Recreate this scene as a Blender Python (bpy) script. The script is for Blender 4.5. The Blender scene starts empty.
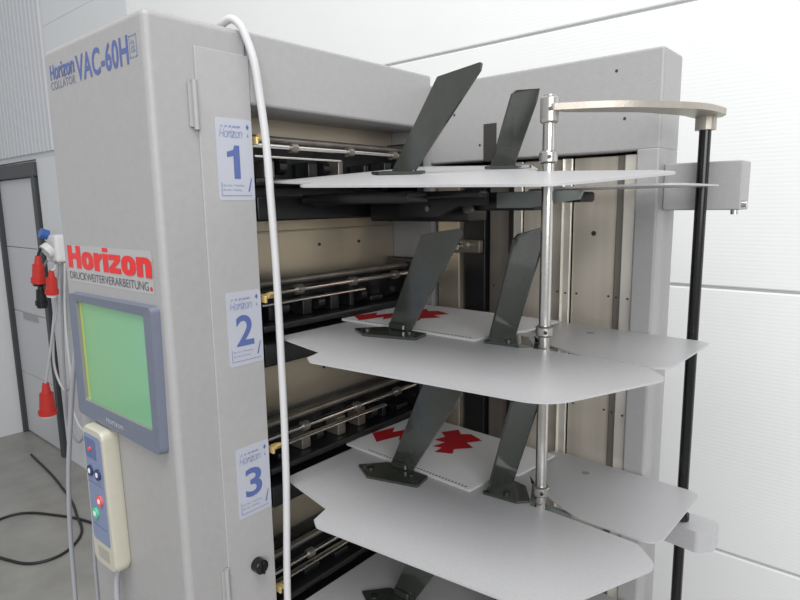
import bpy, bmesh, math, random
from mathutils import Vector, Matrix, Euler
random.seed(4)
SC=bpy.context.scene; COL=SC.collection
SC.view_settings.view_transform='Standard'

# ---------------------------------------------------------------- materials
def lin(c): return tuple(((x/255)/12.92 if x<=10 else ((x/255+.055)/1.055)**2.4) for x in c)
def mat(name,rgb,rough=.5,metal=0.,noise=0.,nscale=60.,bump=0.,bscale=400.,emit=0.,stretch=None,spec=None,coat=0.):
    m=bpy.data.materials.new(name); m.use_nodes=True; nt=m.node_tree; b=nt.nodes['Principled BSDF']
    c=lin(rgb); b.inputs['Base Color'].default_value=(*c,1); b.inputs['Roughness'].default_value=rough; b.inputs['Metallic'].default_value=metal
    if spec is not None: b.inputs['Specular IOR Level'].default_value=spec
    if coat: b.inputs['Coat Weight'].default_value=coat; b.inputs['Coat Roughness'].default_value=.15
    tc=nt.nodes.new('ShaderNodeTexCoord'); mp=nt.nodes.new('ShaderNodeMapping'); nt.links.new(tc.outputs['Object'],mp.inputs['Vector'])
    if stretch: mp.inputs['Scale'].default_value=stretch
    n=nt.nodes.new('ShaderNodeTexNoise'); n.inputs['Scale'].default_value=nscale; n.inputs['Detail'].default_value=4; nt.links.new(mp.outputs[0],n.inputs['Vector'])
    r=nt.nodes.new('ShaderNodeValToRGB'); r.color_ramp.elements[0].position=.3; r.color_ramp.elements[1].position=.7
    r.color_ramp.elements[0].color=(*[x*(1-noise) for x in c],1); r.color_ramp.elements[1].color=(*[min(1,x*(1+noise)) for x in c],1)
    nt.links.new(n.outputs['Fac'],r.inputs['Fac']); nt.links.new(r.outputs[0],b.inputs['Base Color'])
    if bump:
        n2=nt.nodes.new('ShaderNodeTexNoise'); n2.inputs['Scale'].default_value=bscale; n2.inputs['Detail'].default_value=2; nt.links.new(tc.outputs['Object'],n2.inputs['Vector'])
        bp=nt.nodes.new('ShaderNodeBump'); bp.inputs['Strength'].default_value=bump; bp.inputs['Distance'].default_value=.001
        nt.links.new(n2.outputs['Fac'],bp.inputs['Height']); nt.links.new(bp.outputs[0],b.inputs['Normal'])
    if emit:
        b.inputs['Emission Color'].default_value=(*c,1); b.inputs['Emission Strength'].default_value=emit
    return m
M_BODY=mat('machine_paint',(157,156,156),.40,0,.025,90,.35,700)
M_BODYD=mat('machine_paint_darker',(140,138,138),.5,0,.03,90,.3,700)  # darker grey for the handset grille and side plate disc
M_DOOR=mat('door_paint',(163,162,162),.40,0,.025,90,.35,700)
M_PLATE=mat('tray_paint',(172,172,174),.34,0,.05,420,.25,900)
M_GUIDE=mat('guide_dark',(50,54,49),.12,0,.08,80,.06,300,coat=.8)
M_BLACK=mat('black_plastic',(24,25,27),.3,0,.1,60)
M_BLACK2=mat('black_shiny',(12,12,13),.2,0,.1,60)
M_CHROME=mat('chrome',(205,202,198),.2,1,.04,60)
M_CAST=mat('cast_arm',(172,166,156),.40,.6,.06,60,.2,300)
M_COLLAR=mat('collar_silver',(188,186,182),.28,.9,.05,60)
M_STEEL=mat('steel_reflection_streaks',(206,198,184),.28,.6,.16,3,0,400,stretch=(9,9,.35))  # broad vertical streaks in the colour stand in for room reflections
M_STEELB=mat('bright_steel',(222,218,208),.25,.6,.10,3,0,400,stretch=(9,9,.35))  # reflection streaks put into the base colour, fainter here
M_STEELW=mat('warm_steel',(186,176,158),.28,.65,.14,4,stretch=(1,.5,3))
M_STEELD=mat('dark_steel',(132,127,120),.32,.7,.2,4,stretch=(7,7,.4))  # painted reflection streaks as on the other backplates, stronger contrast
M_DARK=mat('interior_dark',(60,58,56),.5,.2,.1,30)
M_BEZEL=mat('monitor_bezel',(104,110,126),.45,0,.03,80,.2,700)
M_BEZELI=mat('monitor_rim',(126,130,126),.4)
def lcd():
    m=mat('lcd_green',(110,180,125),.25); nt=m.node_tree; b=nt.nodes['Principled BSDF']
    tc=nt.nodes.new('ShaderNodeTexCoord'); g=nt.nodes.new('ShaderNodeSeparateXYZ'); nt.links.new(tc.outputs['Generated'],g.inputs[0])
    r=nt.nodes.new('ShaderNodeValToRGB'); r.color_ramp.elements[0].color=(*lin((180,186,92)),1); r.color_ramp.elements[1].color=(*lin((112,168,112)),1)
    r.color_ramp.elements[0].position=.015; r.color_ramp.elements[1].position=.05
    e=r.color_ramp.elements.new(1.); e.color=(*lin((114,172,134)),1)
    nt.links.new(g.outputs['X'],r.inputs['Fac']); nt.links.new(r.outputs[0],b.inputs['Base Color'])
    b.inputs['Coat Weight'].default_value=.6; b.inputs['Coat Roughness'].default_value=.08
    nt.links.new(r.outputs[0],b.inputs['Emission Color']); b.inputs['Emission Strength'].default_value=.05
    return m
M_LCD=lcd()
M_BLUE=mat('logo_blue',(82,97,152),.5)
M_BLUEL=mat('logo_pale_blue',(124,133,170),.5)
M_RED=mat('sticker_red',(214,30,30),.4)
M_WHITE=mat('sticker_white',(230,228,226),.4)
M_LABEL=mat('label_film',(174,177,187),.35)
M_STRIP=mat('sticker_film',(168,166,167),.35)
M_GREYTXT=mat('grey_print',(86,86,90),.5)
M_BRASS=mat('latch_brass',(214,192,130),.3,.6)
M_CABLE=mat('white_cable',(196,196,198),.4)
M_CABLEG=mat('grey_cable',(150,152,158),.4)
M_CABLEB=mat('black_cable',(28,28,30),.5)
M_REMOTE=mat('handset_beige',(184,181,166),.45,0,.02,80,.2,700)
M_REMBLUE=mat('handset_blue',(122,134,162),.4)
M_REMDK=mat('handset_navy',(92,106,144),.4)
M_NAVY=mat('button_navy',(44,54,96),.4)
M_LED=mat('led_red',(230,60,60),.3,emit=.3)
M_GRN=mat('button_green',(90,190,150),.4)
M_REDB=mat('button_red',(214,96,96),.4)
M_PAPER=mat('paper',(226,226,226),.7,0,.01,40)
M_PAPERE=mat('paper_edge',(185,185,185),.7,0,.2,400,stretch=(1,1,8))
M_PRINT=mat('print_red',(190,26,36),.6)
M_PLUG=mat('plug_red',(196,52,46),.45)
M_PLUGW=mat('plug_white',(215,215,215),.4)
M_PLUGB=mat('plug_blue',(60,100,170),.4)
M_SCREW=mat('screw',(80,78,75),.4,.8)

# ---------------------------------------------------------------- mesh helpers
def finish(name,bm,mats,smooth=True,wn=True):
    bmesh.ops.recalc_face_normals(bm,faces=bm.faces)
    me=bpy.data.meshes.new(name); bm.to_mesh(me); bm.free()
    for m in mats: me.materials.append(m)
    if smooth:
        for p in me.polygons: p.use_smooth=True
        try: me.set_sharp_from_angle(angle=math.radians(50))
        except Exception: pass
    ob=bpy.data.objects.new(name,me); COL.objects.link(ob)
    if smooth and wn:
        w=ob.modifiers.new('weighted','WEIGHTED_NORMAL'); w.keep_sharp=True; w.weight=100
    return ob
def addbox(bm,x0,x1,y0,y1,z0,z1,mi=0,bev=0.,seg=2):
    r=bmesh.ops.create_cube(bm,size=1); vs=r['verts']
    for v in vs:
        v.co=Vector(((x0+x1)/2+v.co.x*(x1-x0),(y0+y1)/2+v.co.y*(y1-y0),(z0+z1)/2+v.co.z*(z1-z0)))
    fs=set(f for v in vs for f in v.link_faces)
    for f in fs: f.material_index=mi
    if bev>0:
        es=list(set(e for v in vs for e in v.link_edges))
        r=bmesh.ops.bevel(bm,geom=es,offset=bev,segments=seg,affect='EDGES',profile=.5)
        for f in r['faces']: f.material_index=mi
def addcyl(bm,p0,p1,r,mi=0,seg=20,r2=None):
    p0=Vector(p0);p1=Vector(p1); d=p1-p0
    q=d.to_track_quat('Z','Y').to_matrix().to_4x4(); M=Matrix.Translation((p0+p1)/2)@q
    res=bmesh.ops.create_cone(bm,cap_ends=True,segments=seg,radius1=r,radius2=(r if r2 is None else r2),depth=d.length,matrix=M)
    for f in set(f for v in res['verts'] for f in v.link_faces): f.material_index=mi
def rounded(pts,n=6):
    out=[]; N=len(pts)
    for i,(x,y,r) in enumerate(pts):
        p=Vector((x,y)); a=Vector(pts[i-1][:2]); b=Vector(pts[(i+1)%N][:2])
        if r<=0: out.append(p); continue
        u=(a-p).normalized(); w=(b-p).normalized(); ang=u.angle(w); t=min(r/math.tan(ang/2),(a-p).length*.49,(b-p).length*.49)
        s=p+u*t; e=p+w*t
        for k in range(n+1):
            q=k/n; out.append(s*(1-q)**2+p*2*q*(1-q)+e*q*q)
    return out
def addprism(bm,pts,f0,f1,mi=0,mtop=None):
    a=[bm.verts.new(f0(p)) for p in pts]; b=[bm.verts.new(f1(p)) for p in pts]
    f=bm.faces.new(a); f.material_index=mi
    f=bm.faces.new(b); f.material_index=mi if mtop is None else mtop
    for i in range(len(pts)):
        j=(i+1)%len(pts); g=bm.faces.new((a[i],a[j],b[j],b[i])); g.material_index=mi
def plan(bm,pts,z0,z1,mi=0,mtop=None):
    addprism(bm,pts,lambda p:(p[0],p[1],z0),lambda p:(p[0],p[1],z1),mi,mtop)
def box(name,x0,x1,y0,y1,z0,z1,m,bev=0.,seg=2):
    bm=bmesh.new(); addbox(bm,x0,x1,y0,y1,z0,z1,0,bev,seg); return finish(name,bm,[m])
def tube(name,pts,r,m,res=10):
    cu=bpy.data.curves.new(name,'CURVE'); cu.dimensions='3D'; cu.bevel_depth=r; cu.bevel_resolution=4; cu.resolution_u=res; cu.use_fill_caps=True
    s=cu.splines.new('BEZIER'); s.bezier_points.add(len(pts)-1)
    for bp,p in zip(s.bezier_points,pts): bp.co=p; bp.handle_left_type='AUTO'; bp.handle_right_type='AUTO'
    t=bpy.data.objects.new('t',cu); COL.objects.link(t)
    dg=bpy.context.evaluated_depsgraph_get(); me=bpy.data.meshes.new_from_object(t.evaluated_get(dg)); me.name=name
    bpy.data.objects.remove(t); me.materials.clear(); me.materials.append(m)
    for p in me.polygons: p.use_smooth=True
    ob=bpy.data.objects.new(name,me); COL.objects.link(ob); return ob
def addtext(bm,body,rect,face,pos,mi=0,offset=0.,thick=.0004,shear=0.,spacing=1.):
    cu=bpy.data.curves.new('txt','FONT'); cu.body=body; cu.size=1; cu.offset=offset; cu.shear=shear; cu.resolution_u=4; cu.space_character=spacing
    t=bpy.data.objects.new('t',cu); COL.objects.link(t)
    dg=bpy.context.evaluated_depsgraph_get(); me=bpy.data.meshes.new_from_object(t.evaluated_get(dg)); bpy.data.objects.remove(t)
    xs=[v.co.x for v in me.vertices]; ys=[v.co.y for v in me.vertices]
    x0,x1,y0,y1=min(xs),max(xs),min(ys),max(ys); a0,b0,a1,b1=rect
    vs=[]
    for v in me.vertices:
        a=a0+(v.co.x-x0)/(x1-x0)*(a1-a0); b=b0+(v.co.y-y0)/(y1-y0)*(b1-b0)
        vs.append(bm.verts.new((a,pos-thick,b) if face=='front' else (pos+thick,a,b)))
    for p in me.polygons:
        try: f=bm.faces.new([vs[i] for i in p.vertices]); f.material_index=mi
        except ValueError: pass
    bpy.data.meshes.remove(me)
def flat(bm,pts,face,pos,mi):
    vs=[bm.verts.new((p[0],pos,p[1]) if face=='front' else (pos,p[0],p[1])) for p in pts]
    f=bm.faces.new(vs); f.material_index=mi
def wordmark(bm,rect,face,pos,mi,t=.21,shear=0.,gap=.09):
    quads=[]; xh=.76
    def R(x,a,b,c,d): quads.append([(x+a,c),(x+b,c),(x+b,d),(x+a,d)])
    def arc(x,w,a0,a1,n,y0,y1,tx,ty):
        cx,cy=x+w/2,(y0+y1)/2; ro,qo=w/2,(y1-y0)/2; ri,qi=ro-tx,qo-ty; e=.82
        f=lambda r,q,a:(cx+r*math.copysign(abs(math.cos(a))**e,math.cos(a)),cy+q*math.copysign(abs(math.sin(a))**e,math.sin(a)))
        for k in range(n):
            p=a0+(a1-a0)*k/n; s=a0+(a1-a0)*(k+1)/n
            quads.append([f(ro,qo,p),f(ro,qo,s),f(ri,qi,s),f(ri,qi,p)])
    x=0
    R(x,0,t,0,1); R(x,.80-t,.80,0,1); R(x,t,.80-t,.41,.41+t*.9); x+=.80+gap
    arc(x,.70,0,2*math.pi,28,-.01,xh+.01,t,t*.8); x+=.70+gap
    R(x,0,t,0,xh); quads.append([(x+t,.34),(x+t+.08,.50),(x+t+.04,.70),(x+t,.64)]); quads.append([(x+t+.08,.50),(x+.46,.55),(x+.46,.775),(x+t+.04,.70)]); x+=.46+gap
    R(x,0,t,0,xh); R(x,0,t,.84,1.); x+=t+gap
    R(x,0,.60,xh-t*.82,xh); R(x,0,.60,0,t*.82); quads.append([(x,t*.82),(x+.28,t*.82),(x+.60,xh-t*.82),(x+.32,xh-t*.82)]); x+=.60+gap
    arc(x,.70,0,2*math.pi,28,-.01,xh+.01,t,t*.8); x+=.70+gap
    R(x,0,t,0,xh); arc(x,.68,0,math.pi,14,xh-.56,xh+.01,t,t*.85); R(x,.68-t,.68,0,xh-.275); x+=.68
    a0,b0,a1,b1=rect; sg=-1 if face=='front' else 1
    for k,q in enumerate(quads):
        flat(bm,[(a0+(p[0]+shear*p[1])/x*(a1-a0),b0+p[1]*(b1-b0)) for p in q],face,pos+sg*.000006*k,mi)
def empty(name,loc,label,cat,group=None):
    e=bpy.data.objects.new(name,None); e.location=loc; e.empty_display_size=.05; COL.objects.link(e)
    e['label']=label; e['category']=cat
    if group: e['group']=group
    return e
def wloc(o):
    v=o.location.copy()
    if o.parent: v=Vector(o.matrix_parent_inverse.translation)+v+wloc(o.parent)
    return v
def parent(ch,pa,label=None):
    for c in (ch if isinstance(ch,(list,tuple)) else [ch]):
        c.parent=pa; c.matrix_parent_inverse=Matrix.Translation(-wloc(pa))
        if label: c['label']=label
def dup(root,offset):
    def rec(o,pa):
        c=o.copy(); COL.objects.link(c)
        if pa: c.parent=pa; c.matrix_parent_inverse=o.matrix_parent_inverse.copy()
        for k in list(o.children): rec(k,c)
        return c
    r=rec(root,None); r.location=root.location+Vector(offset); return r
def structure(o): o['kind']='structure'; return o

XF=-.71; YC=.373; YD=.518; YB=.922; YR=1.008; XR=-.292; XL=-1.02; ZT=1.834
Z=[1.622,1.406,1.181,.956]
YW=1.39; XW=-4.83

# ---------------------------------------------------------------- room
bm=bmesh.new(); addbox(bm,XW-.2,4.,-4,YW+.25,-.1,0); structure(finish('floor',bm,[mat('concrete',(140,139,135),.42,0,.14,5,.3,60)],False))
def wall_mat():
    m=mat('white_panel',(226,227,227),.5,0,.01,6); nt=m.node_tree; b=nt.nodes['Principled BSDF']
    tc=nt.nodes.new('ShaderNodeTexCoord'); w=nt.nodes.new('ShaderNodeTexWave'); w.bands_direction='Z'; w.inputs['Scale'].default_value=38; w.inputs['Distortion'].default_value=0
    nt.links.new(tc.outputs['Object'],w.inputs[0]); bp=nt.nodes.new('ShaderNodeBump'); bp.inputs['Strength'].default_value=.05; bp.inputs['Distance'].default_value=.0015
    nt.links.new(w.outputs['Fac'],bp.inputs['Height']); nt.links.new(bp.outputs[0],b.inputs['Normal']); return m
M_WALL=wall_mat(); M_JOINT=mat('panel_joint',(196,197,198),.6); M_WALLG=mat('grey_white_wall',(206,208,210),.55,0,.01,6)
bm=bmesh.new()
JX=-2.79
joints=[0,.236,.825,1.414,2.003,2.592,3.3]
addbox(bm,-3.75,4.,YW+.008,YW+.12,0,3.3,1)
for a,b in zip(joints[:-1],joints[1:]):
    addbox(bm,JX+.004,4.,YW,YW+.02,a+.003,b-.003,0,.003,2)
    addbox(bm,-3.75,JX-.004,YW,YW+.02,a+.0005,b-.0005,2,.0005,1)
structure(finish('wall_back',bm,[M_WALL,M_JOINT,M_WALLG],False))
M_RIB=mat('ribbed_cladding',(192,194,198),.5)
bm=bmesh.new(); x=XW
while x<-3.8:
    addbox(bm,x+.004,x+.046,YW-.012,YW+.05,1.93,3.3,0,.004,1); x+=.06
addbox(bm,XW-.05,-3.75,YW+.0,YW+.12,1.9,3.3,0)
addbox(bm,-4.06,-3.75,YW,YW+.1,0,1.9,1)
structure(finish('wall_cladding',bm,[M_RIB,M_WALLG],False))
bm=bmesh.new(); addbox(bm,XW-.1,XW,-4,YW+.12,0,3.3); structure(finish('wall_left',bm,[M_WALLG],False))
bm=bmesh.new()
addbox(bm,XW+.0,-4.06,YW-.02,YW+.05,1.80,1.885,0,.004); addbox(bm,-4.13,-4.08,YW-.02,YW+.05,0,1.80,0,.004); addbox(bm,XW,XW+.03,YW-.02,YW+.05,0,1.8,0,.004)
structure(finish('trim_1',bm,[mat('dark_frame',(62,64,66),.5)],False))
bm=bmesh.new()
for k in range(4): addbox(bm,XW+.03,-4.13,YW+.01,YW+.04,.012+k*.447,.455+k*.447,0,.003)
addbox(bm,-4.62,-4.35,YW+.004,YW+.012,.86,.91,1,.002)
structure(finish('door_1',bm,[mat('door_grey',(190,191,194),.5),mat('door_slot',(150,152,154),.5)],False))

# ---------------------------------------------------------------- machine
mach=empty('collating_machine',(-.8,.7,0),'tall light grey collating machine with open feed bays','machine')
def P(o,label=None): parent(o,mach,label); return o
tower=P(box('control_tower',XL,XF,YC,YD,0,ZT,M_BODY,.010,5))
door=box('tower_door',XF-.001,XF+.0025,.436,YD-.001,.08,1.80,M_DOOR,.0012,2); P(door)
for z0,z1 in ((1.697,1.758),(1.027,1.087)):
    bm=bmesh.new()
    addcyl(bm,(XF+.004,.432,z0),(XF+.004,.432,z1),.0035,0,12); addbox(bm,XF,XF+.003,.424,.434,z0+.003,z1-.003,0,.0006,1)
    parent(finish('hinge',bm,[M_BODY]),door)
bm=bmesh.new(); addcyl(bm,(XF+.002,.484,1.069),(XF+.016,.484,1.069),.011,0,24); addcyl(bm,(XF+.016,.484,1.069),(XF+.019,.484,1.069),.011,0,24,.008); addbox(bm,XF+.018,XF+.0215,.482,.486,1.060,1.078,0,.0008,1)
kn=finish('door_knob',bm,[M_BLACK2]); parent(kn,door)
bm=bmesh.new()
addbox(bm,-.83,XF,YD,YB+.004,1.737,ZT,0,.005,2)
addbox(bm,XL,-.831,YD+.001,YB,0,ZT,0,0)
P(finish('top_cover',bm,[M_BODY]))
bm=bmesh.new()
addbox(bm,XL,-.71,YB,YR,0,1.815,0,0)
addbox(bm,-.712,XR,YB,YR,1.672,1.815,0,.004,2)
addbox(bm,-.326,XR,YB,YR,0,1.676,0,.004,2)
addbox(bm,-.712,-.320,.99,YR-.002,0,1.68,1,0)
for x,z in ((-.665,1.76),(-.655,1.757),(-.36,1.79),(-.345,1.72),(-.47,1.70),(-.60,1.70)):
    addcyl(bm,(x,YB-.0006,z),(x,YB+.002,z),.0022,1,12)
addbox(bm,-.592,-.566,YB-.001,YB+.002,1.672,1.735,1,0)
P(finish('rear_column',bm,[M_BODY,M_DARK]))
def steel(name,x0,x1,y,z0,z1,m,screws=True,fl=0):
    bm=bmesh.new(); addbox(bm,x0,x1,y,y+.006,z0,z1,0,.0015,2)
    if fl: addbox(bm,x0,x0+.003,y-fl,y+.003,z0,z1,0,.0008,1)
    if screws:
        for k in range(7):
            z=z1-.03-k*.19
            for xx in ((x0+.010,x1-.008) if x1-x0>.03 else (x1-.006,)):
                addcyl(bm,(xx,y-.001,z),(xx,y+.001,z),.0018,1,10)
        if x1-x0>.05:
            for k in range(3): addcyl(bm,((x0+x1)/2,y-.0008,z1-.12-k*.21),((x0+x1)/2,y+.001,z1-.12-k*.21),.004,1,14)
    o=finish(name,bm,[m,M_SCREW]); P(o); return o
for x0,x1,y,m,fl in ((-.345,-.326,.930,M_STEELB,0),(-.357,-.3455,.935,M_STEELD,0),(-.430,-.358,.940,M_STEEL,0),(-.447,-.431,.934,M_STEELB,.004),(-.522,-.448,.943,M_STEEL,0),(-.540,-.523,.938,M_STEELB,0),(-.596,-.552,.950,M_STEELD,0)):
    steel('steel_backplate',x0,x1,y,.3,1.668,m,True,fl)
P(box('guide_rail',-.551,-.541,.94,.98,.3,1.668,M_BLACK,.001,1))
P(box('dark_column',-.645,-.60,.940,.98,.3,1.668,M_BLACK,.002,1))
P(box('dark_column',-.70,-.650,.930,.98,.3,1.668,M_STEELW,.002,1))
for zc in (1.52,1.30,1.07):
    bm=bmesh.new(); addbox(bm,-.662,-.60,.922,.936,zc-.012,zc+.012,0,.002,1); addcyl(bm,(-.645,.922,zc),(-.645,.914,zc),.006,1,16); addcyl(bm,(-.62,.922,zc+.004),(-.62,.916,zc+.004),.004,1,12)
    P(finish('rail_clamp',bm,[M_STEELD,M_CHROME]))

def feed_unit(v):
    z=0.; rnd=random.Random(v)
    bm=bmesh.new()
    addbox(bm,-.80,-.715,.525,.90,z-.044,z-.008,0,.003,1)
    addbox(bm,-.79,-.722,.53,.90,z+.006,z+.018,0,.002,1)
    addbox(bm,-.80,-.775,.525,.915,z+.02,z+.070,0,.002,1)
    y=.555
    while y<.86:
        w=rnd.choice((.012,.02,.034)); h=rnd.choice((.03,.045,.052))
        addbox(bm,-.772,-.735-rnd.random()*.008,y,y+w,z+.018,z+h,rnd.choice((0,0,1)) if w<.03 else 0,.002,1); y+=w+.008
        if rnd.random()<.6: addcyl(bm,(-.745,y,z+.036),(-.745,y+.014,z+.036),.012,0,16); y+=.02
        y+=.03*rnd.random()+.012
    addbox(bm,-.80,-.72,.895,.915,z-.04,z+.09,0,.003,1)
    for k in range(2):
        addcyl(bm,(-.722,.905,z-.02+k*.045),(-.715,.905,z-.02+k*.045),.008,1,14)
    o=finish('feed_unit',bm,[M_BLACK,M_STEELD])
    bm=bmesh.new()
    addcyl(bm,(-.73,.522,z+.064),(-.73,.905,z+.064),.0042); addcyl(bm,(-.754,.522,z+.076),(-.754,.905,z+.076),.0062,1)
    addbox(bm,-.733,-.722,.53,.70+.05*v,z+.046,z+.050,0,.001,1)
    for y in (.60,.72,.83): addcyl(bm,(-.73,y,z+.064),(-.73,y+.012,z+.064),.008,1,16)
    r=finish('roller_shaft',bm,[M_CHROME,M_STEELD]); 
    bm=bmesh.new(); addbox(bm,-.812,-.806,.522,.92,z+.072,z+.176,0,.001,1)
    for y in (.62,.72,.82): addcyl(bm,(-.806,y,z+.125),(-.8045,y,z+.125),.003,1,10)
    addbox(bm,-.806,-.802,.522,.92,z+.150,z+.153,0,.0005,1)
    s=finish('bay_lining',bm,[M_STEELW,M_SCREW])
    return [o,r,s]
for i,zz in enumerate(Z):
    objs=feed_unit(i)
    objs[0].location=(0,0,zz); P(objs[0])
    for c in objs[1:]:
        c.parent=objs[0]; c.matrix_parent_inverse=Matrix.Identity(4); c.location=(0,0,0)
for z in (1.691,1.469,1.240,1.01):
    bm=bmesh.new(); addbox(bm,-.722,-.7005,.519,.523,z-.007,z+.003,0,.0006,1)
    addprism(bm,[(-.712,z-.001),(-.7,z-.001),(-.694,z+.006),(-.697,z+.009),(-.712,z+.004)],lambda p:(p[0],.5235,p[1]),lambda p:(p[0],.533,p[1]),0)
    P(finish('latch',bm,[M_BRASS],False),'small brass latch')

bm=bmesh.new()
wordmark(bm,(-.996,1.788,-.910,1.809),'front',YC-.0004,0,t=.20)
addtext(bm,'COLLATOR',(-.996,1.774,-.910,1.7855),'front',YC,2,.008,spacing=1.06)
addtext(bm,'VAC-60H',(-.905,1.774,-.751,1.809),'front',YC,0,.022,spacing=1.04)
for (a,b,c,d) in ((-.748,-.7468,1.780,1.806),(-.7305,-.7293,1.780,1.806),(-.748,-.7293,1.780,1.7812),(-.748,-.7293,1.8048,1.806)):
    flat(bm,[(a,c),(b,c),(b,d),(a,d)],'front',YC-.0004,1)
addtext(bm,'a',(-.744,1.786,-.7335,1.800),'front',YC,1,.0)
P(finish('name_lettering',bm,[M_BLUE,M_BLUEL,mat('logo_grey_blue',(112,116,138),.5)],False),'blue printed lettering')
bm=bmesh.new()
flat(bm,[(-1.0,1.4895),(-.734,1.4895),(-.734,1.546),(-1.0,1.546)],'front',YC-.0003,1)
wordmark(bm,(-.999,1.5105,-.736,1.545),'front',YC-.0007,0,t=.28,gap=.04)
addtext(bm,'DRUCKWEITERVERARBEITUNG',(-.997,1.4935,-.748,1.505),'front',YC-.0004,3,.0)
flat(bm,[(-.741+.003*math.cos(t*.5236),1.4965+.003*math.sin(t*.5236)) for t in range(12)],'front',YC-.0008,0)
P(finish('dealer_sticker',bm,[M_RED,M_STRIP,M_WHITE,M_GREYTXT],False),'red lettered dealer sticker on pale strip')

for i,(z0,z1) in enumerate(((1.608,1.716),(1.378,1.483),(1.150,1.257))):
    X0=XF+.0025
    bm=bmesh.new()
    pts=rounded([(.459,z0,.004),(.516,z0,.004),(.516,z1,.004),(.459,z1,.004)],4)
    addprism(bm,pts,lambda p:(X0,p[0],p[1]),lambda p:(X0+.0004,p[0],p[1]),0)
    cz=(z0+z1)/2-.003
    if i==0:
        flat(bm,[(.484,cz-.022),(.494,cz-.022),(.494,cz+.022),(.486,cz+.022),(.484,cz+.016),(.474,cz+.013),(.474,cz+.006),(.484,cz+.008)],'side',X0+.0008,1)
    else:
        addtext(bm,str(i+1),(.472,cz-.022,.501,cz+.022),'side',X0+.0004,1,.02)
    wordmark(bm,(.464,z1-.025,.499,z1-.014),'side',X0+.0008,2,t=.10,shear=.25)
    for k in range(5):
        flat(bm,[(.466+.006*k,z1-.012),(.468+.007*k,z1-.012),(.470+.007*k,z1-.0095),(.468+.006*k,z1-.0095)],'side',X0+.0008,2)
    flat(bm,[(.506,z1-.010),(.5085,z1-.014),(.511,z1-.010),(.5085,z1-.006)],'side',X0+.0008,1)
    flat(bm,[(.507,z1-.022),(.5085,z1-.024),(.510,z1-.022),(.5085,z1-.018)],'side',X0+.0008,2)
    for k in range(2):
        addtext(bm,'Bin No. %d feeding'%(i+1),(.466,z0+.018-.006*k,.498-.004*k,z0+.0215-.006*k),'side',X0+.0004,2)
    flat(bm,[(.463,z0+.006),(.511,z0+.006),(.511,z0+.007),(.463,z0+.007)],'side',X0+.0008,2)
    flat(bm,[(.463,z0+.007),(.464,z0+.007),(.464,z0+.024),(.463,z0+.024)],'side',X0+.0008,2)
    flat(bm,[(.505,z0+.012),(.5075,z0+.012),(.512,z0+.03),(.5105,z0+.03)],'side',X0+.0008,1)
    P(finish('number_sticker',bm,[M_LABEL,M_BLUE,M_BLUEL],False),'pale sticker with blue number %d'%(i+1))

# monitor
bm=bmesh.new()
outer=rounded([(-.990,1.279,.010),(-.730,1.274,.010),(-.724,1.476,.008),(-.984,1.474,.008)],5)
inner=rounded([(-.960,1.306,.004),(-.749,1.306,.004),(-.749,1.462,.004),(-.960,1.462,.004)],5)
def ring(bm,o,i,y0,y1,yi,mi,mj):
    n=len(o); A=[bm.verts.new((p[0],y0,p[1])) for p in o]; A2=[bm.verts.new((p[0]*.985+(-.857)*.015,y1,p[1]*.985+1.378*.015)) for p in o]
    B=[bm.verts.new((p[0],y1+.001,p[1])) for p in i]; Cc=[bm.verts.new((p[0],yi,p[1])) for p in i]
    for k in range(n):
        l=(k+1)%n
        for a,b,m_ in ((A,A2,mi),(A2,B,mi),(B,Cc,mj)):
            f=bm.faces.new((a[k],a[l],b[l],b[k])); f.material_index=m_
ring(bm,outer,inner,YC+.001,YC-.012,YC-.004,0,1)
wordmark(bm,(-.885,1.2885,-.83,1.2965),'front',YC-.0135,2,t=.16,gap=.16)
mon=finish('monitor',bm,[M_BEZEL,M_BEZELI,mat('bezel_print',(172,177,186),.5)]); P(mon,'blue-grey bezelled touchscreen monitor')
bm=bmesh.new(); addbox(bm,-.960,-.749,YC-.006,YC-.003,1.306,1.462,0); scr=finish('screen',bm,[M_LCD],False); parent(scr,mon,'blank pale green screen')

# ---------------------------------------------------------------- handset
hs=empty('control_handset',(-.90,.36,1.04),'beige handheld control unit with blue keypad hung on machine panel','remote control')
HX=-.909
pts=rounded([(HX-.041,1.048,.014),(HX+.034,1.048,.014),(HX+.030,1.275,.014),(HX-.039,1.275,.014)],6)
bm=bmesh.new()
def loop(s,y): return [bm.verts.new((HX+(p[0]-HX)*s,y,1.163+(p[1]-1.163)*(1-(1-s)*.45))) for p in pts]
Ls=[loop(.94,YC-.0005),loop(1,YC-.006),loop(1,YC-.020),loop(.95,YC-.025)]
for a,b in zip(Ls[:-1],Ls[1:]):
    for k in range(len(pts)):
        l=(k+1)%len(pts); bm.faces.new((a[k],a[l],b[l],b[k]))
bm.faces.new(Ls[0]); bm.faces.new(Ls[-1])
for k in range(5): addbox(bm,HX-.022,HX+.016,YC-.0256,YC-.025,1.062+k*.004,1.0635+k*.004,1)
o=finish('handset_shell',bm,[M_REMOTE,M_BODYD]); parent(o,hs)
bm=bmesh.new()
ip=rounded([(HX-.033,1.090,.006),(HX+.024,1.090,.006),(HX+.024,1.264,.006),(HX-.033,1.264,.006)],4)
addprism(bm,ip,lambda p:(p[0],YC-.0245,p[1]),lambda p:(p[0],YC-.0260,p[1]),0)
ip=rounded([(HX-.030,1.226,.004),(HX+.006,1.226,.004),(HX+.006,1.258,.004),(HX-.030,1.258,.004)],4)
addprism(bm,ip,lambda p:(p[0],YC-.0258,p[1]),lambda p:(p[0],YC-.0266,p[1]),1)
for zz in (1.186,1.116): addbox(bm,HX-.028,HX+.019,YC-.0265,YC-.0255,zz,zz+.0012,1)
o=finish('keypad',bm,[M_REMBLUE,M_REMDK]); parent(o,hs,'blue keypad')
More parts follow.
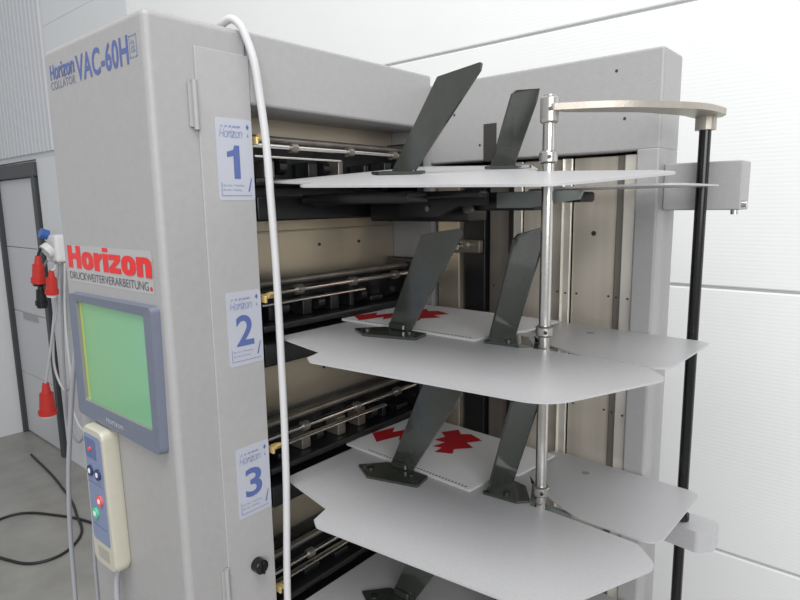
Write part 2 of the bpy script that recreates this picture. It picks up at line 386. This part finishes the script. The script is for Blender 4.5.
bm=bmesh.new(); addcyl(bm,(HX-.012,YC-.0265,1.242),(HX-.012,YC-.029,1.242),.0028,0,12); parent(finish('indicator_light',bm,[M_LED]),hs)
for x,z,m in ((HX-.018,1.205,M_NAVY),(HX+.008,1.205,M_NAVY),(HX+.006,1.162,M_REDB),(HX-.014,1.136,M_GRN)):
    bm=bmesh.new(); addcyl(bm,(x,YC-.0255,z),(x,YC-.0290,z),.0085,0,20); addcyl(bm,(x,YC-.0290,z),(x,YC-.0295,z),.0040,1,16)
    parent(finish('button',bm,[m,M_WHITE]),hs)

# ---------------------------------------------------------------- trays
tr=empty('feed_tray',(-.45,.7,Z[0]),'light grey metal feed tray with notched main plate','tray','feed trays on the collator')
main=rounded([(-.712,.548,.0),(-.592,.524,.006),(-.582,.492,.004),(-.566,.482,.012),(-.255,.514,.055),(-.191,.672,.026),(-.226,.706,.014),(-.345,.711,.006),(-.376,.708,.006),(-.40,.76,.03),(-.47,.87,.03),(-.712,.895,0)],10)
side=rounded([(-.455,.83,.02),(-.385,.760,.03),(-.315,.726,.03),(-.207,.722,.026),(-.203,.900,.016),(-.44,.912,.02)],8)
z=Z[0]
bm=bmesh.new(); plan(bm,main,z-.0025,z); 
mp=finish('main_plate',bm,[M_PLATE],False); parent(mp,tr)
bm=bmesh.new(); plan(bm,side,z-.006,z-.0035); addcyl(bm,(-.36,.86,z-.0035),(-.36,.86,z-.003),.006,1,20)
o=finish('side_plate',bm,[M_PLATE,M_BODYD],False); parent(o,tr)
bm=bmesh.new()
addbox(bm,-.71,-.50,.60,.645,z-.022,z-.006,0,.003,1)
addbox(bm,-.70,-.50,.74,.79,z-.050,z-.008,0,.003,1)
addbox(bm,-.50,-.40,.750,.78,z-.034,z-.008,0,.003,1)
addbox(bm,-.70,-.43,.66,.68,z-.016,z-.006,0,.002,1)
addprism(bm,[(-.60,z-.042),(-.53,z-.042),(-.49,z-.026),(-.45,z-.026),(-.45,z-.008),(-.60,z-.008)],lambda p:(p[0],.70,p[1]),lambda p:(p[0],.715,p[1]),0)
addcyl(bm,(-.50,.735,z-.03),(-.50,.742,z-.03),.008,1,16); addcyl(bm,(-.545,.698,z-.030),(-.545,.702,z-.030),.004,1,12)
addprism(bm,[(-.45,z-.030),(-.40,z-.030),(-.33,z-.020),(-.325,z-.009),(-.45,z-.009)],lambda p:(p[0],.735,p[1]),lambda p:(p[0],.742,p[1]),2)
addbox(bm,-.60,-.36,.81,.86,z-.024,z-.009,0,.003,1)
o=finish('feed_head',bm,[M_BLACK,M_STEELD,mat('arm_grey',(128,134,130),.4,.3)]); parent(o,tr)
for k in range(1,4): dup(tr,(0,0,Z[k]-Z[0]))
PY=.488
def lift(x,y): return (y-PY)*.095-.035*(x+.567)+.002
m1=mp.data.copy(); mp.data=m1
for v in m1.vertices: v.co.z+=lift(v.co.x,v.co.y)

# ---------------------------------------------------------------- paper guides
def blade(bm,p,thick):
    a=[bm.verts.new(v) for v in p]; b=[bm.verts.new(Vector(v)+Vector(thick)) for v in p]
    bm.faces.new(a); bm.faces.new(b)
    for i in range(len(p)):
        j=(i+1)%len(p); bm.faces.new((a[i],a[j],b[j],b[i]))
def slope(o,x0,y0):
    for v in o.data.vertices: v.co.z+=lift(v.co.x,v.co.y)-lift(x0,y0)
def guideA(z,dx=0,lean=0,h=1.,tilt=False):
    g=empty('paper_guide',(-.59+dx,.68,z),'dark grey-green slanted metal paper guide standing on a tray','paper guide','paper guides on the trays')
    bm=bmesh.new()
    pts=rounded([(-.612,.002,0),(-.568,.002,0),(-.474,.148,.003),(-.473,.160,.003),(-.543,.150,.003)],3)
    blade(bm,[(p[0]+dx+lean*p[1]/.15,.682,z+p[1]*h) for p in pts],(0,.004,0))
    parent(finish('guide_blade',bm,[M_GUIDE],False),g)
    bm=bmesh.new()
    fp=rounded([(-.652,.648,.003),(-.612,.626,.004),(-.53,.650,.004),(-.537,.6855,.004),(-.62,.6855,.004)] if not tilt else [(-.640,.668,.003),(-.612,.655,.004),(-.545,.668,.004),(-.548,.6855,.004),(-.62,.6855,.004)],3)
    plan(bm,[(p[0]+dx,p[1]) for p in fp],z+.0003,z+.0040)
    if not tilt:
        addbox(bm,-.606+dx,-.575+dx,.676,.682,z+.004,z+.014,0,.002,1)
        addcyl(bm,(-.625+dx,.650,z+.0035),(-.625+dx,.650,z+.0065),.005,1,14)
    addcyl(bm,(-.56+dx,.672,z+.0035),(-.56+dx,.672,z+.006),.004,1,14)
    f=finish('guide_foot',bm,[M_GUIDE,M_SCREW],False); parent(f,g)
    if tilt: slope(f,-.59,.68)
    return g
def guideB(z,off=(0,0),h=1.,w=1.,tilt=False):
    ox,oy=off
    g=empty('paper_guide',(-.43+ox,.72+oy,z),'dark narrow upright paper guide standing beside the paper','paper guide','paper guides on the trays')
    bm=bmesh.new()
    B=[(-.444,.705,.002),(-.430,.752,.002),(-.390,.757,.140),(-.387,.756,.160),(-.402,.710,.152),(-.407,.706,.145)]
    blade(bm,[(-.437+(p[0]+.437)*w+ox,.73+(p[1]-.73)*w+oy,z+p[2]*h) for p in B],(.004,-.001,0))
    parent(finish('guide_blade',bm,[M_GUIDE],False),g)
    bm=bmesh.new(); fp=rounded([(-.446,.694,.003),(-.392,.70,.004),(-.378,.714,.004),(-.405,.75,.004),(-.428,.755,.003)],3)
    plan(bm,[(p[0]+ox,p[1]+oy) for p in fp],z+.0003,z+.0040)
    if not tilt: addcyl(bm,(-.415+ox,.712+oy,z+.0035),(-.415+ox,.712+oy,z+.0065),.005,1,14)
    f=finish('guide_foot',bm,[M_GUIDE,M_SCREW],False); parent(f,g)
    if tilt: slope(f,-.47,.79)
    return g
guideA(Z[0]+lift(-.59,.68)+.0005,.012,.018,.84,True); guideB(Z[0]+lift(-.47,.79)+.0005,(-.045,.07),.70,.9,True)
ga=guideA(Z[1]); gb=guideB(Z[1])
for k in (2,3): dup(ga,(0,0,Z[k]-Z[1])); dup(gb,(0,0,Z[k]-Z[1]))

# ---------------------------------------------------------------- paper
zig=[(-.134,-.035),(-.122,.012),(-.108,-.008),(-.092,.035),(-.078,.018),(-.066,.058),(-.044,.046),(-.052,.030),(-.058,.0),(-.066,.012),(-.072,-.03),(-.086,-.012),(-.098,-.06)]
blk=[(-.035,.055),(-.018,.085),(-.002,.070),(.012,.082),(.045,.070),(.030,.045),(.052,.035),(.030,.008),(.040,-.008),(.012,-.022),(.010,.0),(-.006,-.006),(.0,.022),(-.022,.018),(-.016,.042)]
for k,rot,dz,db in ((1,0,(.0,-.034),(-.055,-.03)),(2,-.04,(0,.0),(-.005,-.005))):
    z=Z[k]
    st=empty('paper_stack',(-.59,.79,z),'white paper sheets with red jagged print on a grey tray','paper','printed sheets on the trays')
    bm=bmesh.new()
    addprism(bm,[(-.135,-.098),(.132,-.098),(.136,-.04),(.160,.0),(.165,.095),(-.135,.095)],lambda p:(p[0],p[1],.0004),lambda p:(p[0],p[1],.004),1)
    bmesh.ops.recalc_face_normals(bm,faces=bm.faces)
    for f in bm.faces: f.material_index=0 if abs(f.normal.z)>.9 else 1
    for shp,dd in ((zig,dz),(blk,db)):
        vs=[bm.verts.new((max(-.134,p[0]+dd[0]),p[1]+dd[1],.0044 if shp is zig else .0046)) for p in shp]; f=bm.faces.new(vs); f.material_index=2
    for q in range(34): 
        addbox(bm,-.085+q*.0062,-.0818+q*.0062,-.094,-.0912,.004,.0043,3)
    o=finish('paper_sheets',bm,[M_PAPER,M_PAPERE,M_PRINT,M_GREYTXT],False)
    o.parent=st; st.rotation_euler=(0,0,rot)

# ---------------------------------------------------------------- rods and arm
RX,RY=-.366,.722
rf=empty('support_rod_frame',(-.3,.85,.3),'chrome and black support rods joined by a curved metal arm','support frame')
bm=bmesh.new(); addcyl(bm,(RX,RY,.25),(RX,RY,1.732),.0078,0,28); parent(finish('chrome_rod',bm,[M_CHROME]),rf,'polished chrome rod')
bm=bmesh.new(); addcyl(bm,(-.235,.93,.25),(-.235,.93,1.70),.0078,0,28); parent(finish('black_rod',bm,[M_BLACK2]),rf,'glossy black rod')
for z0,h in ((1.700,.028),(Z[0]+.028,.011),(Z[1]+.018,.010),(Z[2]+.016,.010),(Z[3]+.016,.01)):
    bm=bmesh.new(); addcyl(bm,(RX,RY,z0),(RX,RY,z0+h),.0118,0,36); addcyl(bm,(RX,RY,z0+h),(RX,RY,z0+h+.0025),.0118,0,36,.0095); addcyl(bm,(RX,RY,z0-.0025),(RX,RY,z0),.0095,0,36,.0118); addcyl(bm,(RX+.006,RY-.0095,z0+h/2),(RX+.0075,RY-.0122,z0+h/2),.0025,1,10)
    parent(finish('collar',bm,[M_COLLAR,M_BLACK]),rf,'machined silver collar')
bm=bmesh.new(); addcyl(bm,(-.235,.93,1.115),(-.235,.93,1.123),.0115,0,28); parent(finish('collar',bm,[M_BLACK2]),rf,'black rod collar')
bm=bmesh.new()
arm=rounded([(-.361,.709,.004),(-.285,.748,.2),(-.214,.850,.2),(-.208,.925,.03),(-.222,.957,.016),(-.252,.948,.014),(-.254,.895,.08),(-.285,.815,.12),(-.354,.742,.02)],14)
plan(bm,arm,1.712,1.720); addcyl(bm,(-.235,.93,1.694),(-.235,.93,1.716),.0135,0,24); addcyl(bm,(-.235,.93,1.72),(-.235,.93,1.724),.009,0,24)
parent(finish('cross_arm',bm,[M_CAST],False),rf,'flat cast metal arm')
bm=bmesh.new(); addbox(bm,XR,-.188,.945,.995,1.584,1.652,0,.002,2); addcyl(bm,(-.196,.95,1.584),(-.196,.95,1.578),.005,1,14); addcyl(bm,(-.190,.955,1.592),(-.182,.955,1.592),.005,1,14); addcyl(bm,(-.25,.9455,1.62),(-.25,.944,1.62),.004,1,14)
parent(finish('bracket_box',bm,[M_BODY,M_CHROME]),rf,'grey sheet metal bracket box')
bm=bmesh.new()
bp=rounded([(-.291,.915,.003),(-.205,.905,.01),(-.186,.925,.015),(-.186,.955,.01),(-.291,.965,.003)],4); plan(bm,bp,1.080,1.113)
parent(finish('lower_bracket',bm,[M_PLATE]),rf,'light grey lower bracket')

# ---------------------------------------------------------------- cables
c=tube('power_cable',[(-.84,.60,1.841),(-.79,.53,1.841),(-.745,.502,1.843),(-.715,.503,1.845),(-.698,.511,1.815),(-.692,.522,1.74),(-.690,.530,1.6),(-.690,.534,1.4),(-.689,.532,1.2),(-.690,.524,1.0),(-.69,.522,.6),(-.70,.51,.012)],.0055,M_CABLE)
c['label']='pale grey cable looped over the top of the machine'; c['category']='cable'
for pts,r,m,lab in (
  ([(-1.04,.40,1.46),(-1.05,.39,1.38),(-1.09,.385,1.25),(-1.125,.38,1.1),(-1.15,.38,.9),(-1.13,.37,.6),(-1.2,.4,.01)],.004,M_CABLEG,'thin grey cable hanging down beside the control tower'),
  ([(-1.045,.42,1.36),(-1.07,.41,1.28),(-1.05,.41,1.2),(-1.08,.40,1.05),(-1.10,.40,.8),(-1.1,.4,.01)],.003,M_CABLEG,'thin grey cable hanging down beside the control tower')):
    c=tube('hanging_cable',pts,r,m); c['label']=lab; c['category']='cable'; c['group']='cables beside the tower'
c=tube('handset_cable',[(-.90,.362,1.047),(-.90,.357,1.02),(-.885,.352,.9),(-.89,.352,.6),(-.9,.36,.02)],.0045,M_CABLEG); c['label']='grey cable running down from the handheld control'; c['category']='cable'
c=tube('floor_cable',[(-4.3,1.25,.007),(-3.7,1.2,.007),(-3.25,1.12,.007),(-2.95,1.0,.007),(-2.9,.85,.007),(-3.05,.74,.007),(-3.3,.72,.007),(-3.5,.85,.007),(-3.3,1.05,.007),(-2.8,1.15,.007),(-2.3,1.05,.007)],.0065,M_CABLEB)
c['label']='black cable lying in loose loops on the concrete floor'; c['category']='cable'

def plug(x,y,z,r,m,m2,lab,cord,cm,top,tilt=(.02,0)):
    e=empty('power_plug',(x,y,z),lab,'plug','power plugs hanging by the door')
    tx,ty=tilt; L=lambda h:(x+tx*h/.1,y+ty*h/.1,z+h)
    bm=bmesh.new(); k=r/.035
    addcyl(bm,L(0),L(.10*k),r,0,20,r*.85); addcyl(bm,L(.10*k),L(.15*k),r*.6,0,16,r*.4); addcyl(bm,L(-.005),L(.02),r*1.15,0,20)
    parent(finish('plug_body',bm,[m]),e)
    bm=bmesh.new(); addcyl(bm,L(-.02),L(-.004),r*.9,0,20); parent(finish('plug_face',bm,[m2]),e)
    s=Vector(L(.145*k)); t=Vector(top)
    parent(tube('cord',[s,s.lerp(t,.33)+Vector(cord),s.lerp(t,.66)+Vector(cord)*.8,t],.007,cm),e)
plug(-3.72,1.22,1.20,.034,M_PLUG,M_BLACK,'red industrial power plug hanging beside the door',(-.02,0,0),M_CABLEB,(-3.74,1.285,1.42),(.02,0))
plug(-3.63,1.25,1.14,.030,M_PLUG,M_PLUGW,'red and white power plug hanging beside the door',(.02,0,0),M_CABLE,(-3.65,1.29,1.29))
plug(-3.80,1.25,1.06,.030,M_BLACK,M_BLACK,'black industrial power plug hanging beside the door',(-.03,0,.0),M_CABLEG,(-3.765,1.29,1.31),(.01,0))
plug(-4.00,1.28,.35,.046,M_PLUG,M_PLUGW,'large red and white power plug hanging low on its cable',(.02,0,0),M_CABLE,(-3.72,1.33,1.29),(.01,0))
sb=empty('socket_box',(-3.72,1.35,1.38),'white industrial wall socket box with blue cap','socket')
bm=bmesh.new(); addbox(bm,-3.79,-3.65,1.30,YW-.001,1.30,1.46,0,.02,3); addcyl(bm,(-3.72,1.30,1.38),(-3.72,1.27,1.36),.045,0,20)
parent(finish('socket_body',bm,[M_PLUGW]),sb)
bm=bmesh.new(); addcyl(bm,(-3.77,1.31,1.455),(-3.77,1.27,1.47),.028,0,20); parent(finish('socket_cap',bm,[M_PLUGB]),sb,'blue round cap')
for i,(x0,x1,zb,m) in enumerate(((-3.78,-3.89,.55,M_CABLE),(-3.69,-3.78,.25,M_CABLEG),(-3.65,-3.68,.35,M_CABLE))):
    c=tube('wall_cable',[(x0,1.34,1.298),(x0-.02,1.32,1.0),(x1+.03,1.31,zb+.3),(x1,1.33,zb),(x1+.08,1.34,zb-.03),(x1+.1,1.36,zb+.3),(x0+.04,1.365,1.298)],.007,m); c['label']='%s cable looped below the wall socket box'%('white','grey','white')[i]; c['category']='cable'; c['group']='cables at the wall socket'

# ---------------------------------------------------------------- light + camera
w=bpy.data.worlds.new('w'); SC.world=w; w.use_nodes=True; bg=w.node_tree.nodes['Background']; bg.inputs[0].default_value=(.97,.985,1,1); bg.inputs[1].default_value=.54
def area(name,loc,target,size,power,col=(1,1,1)):
    l=bpy.data.lights.new(name,'AREA'); l.shape='RECTANGLE'; l.size=size[0]; l.size_y=size[1]; l.energy=power; l.color=col
    o=bpy.data.objects.new(name,l); o.location=loc; o.rotation_euler=(Vector(target)-Vector(loc)).to_track_quat('-Z','Y').to_euler(); COL.objects.link(o)
area('skylight',(0.2,-.6,4.4),(-.3,.9,1.2),(3.2,1.8),112,(1,.995,.98))
area('window_light',(2.8,-2.4,2.6),(-.4,.9,1.3),(3.5,2.2),135,(.99,.99,1))
U=Vector((-60,3740,600)).normalized(); V=Vector((-711,95,-600)); V=(V-U*V.dot(U)).normalized(); X=-V; Yv=U.cross(X)
R=Matrix((X,Yv,U))
cam=bpy.data.cameras.new('camera'); co=bpy.data.objects.new('camera',cam); COL.objects.link(co)
co.matrix_world=Matrix.Translation((0,0,1.6))@R.to_4x4(); cam.sensor_width=36; cam.lens=27; cam.clip_start=.02
SC.camera=co
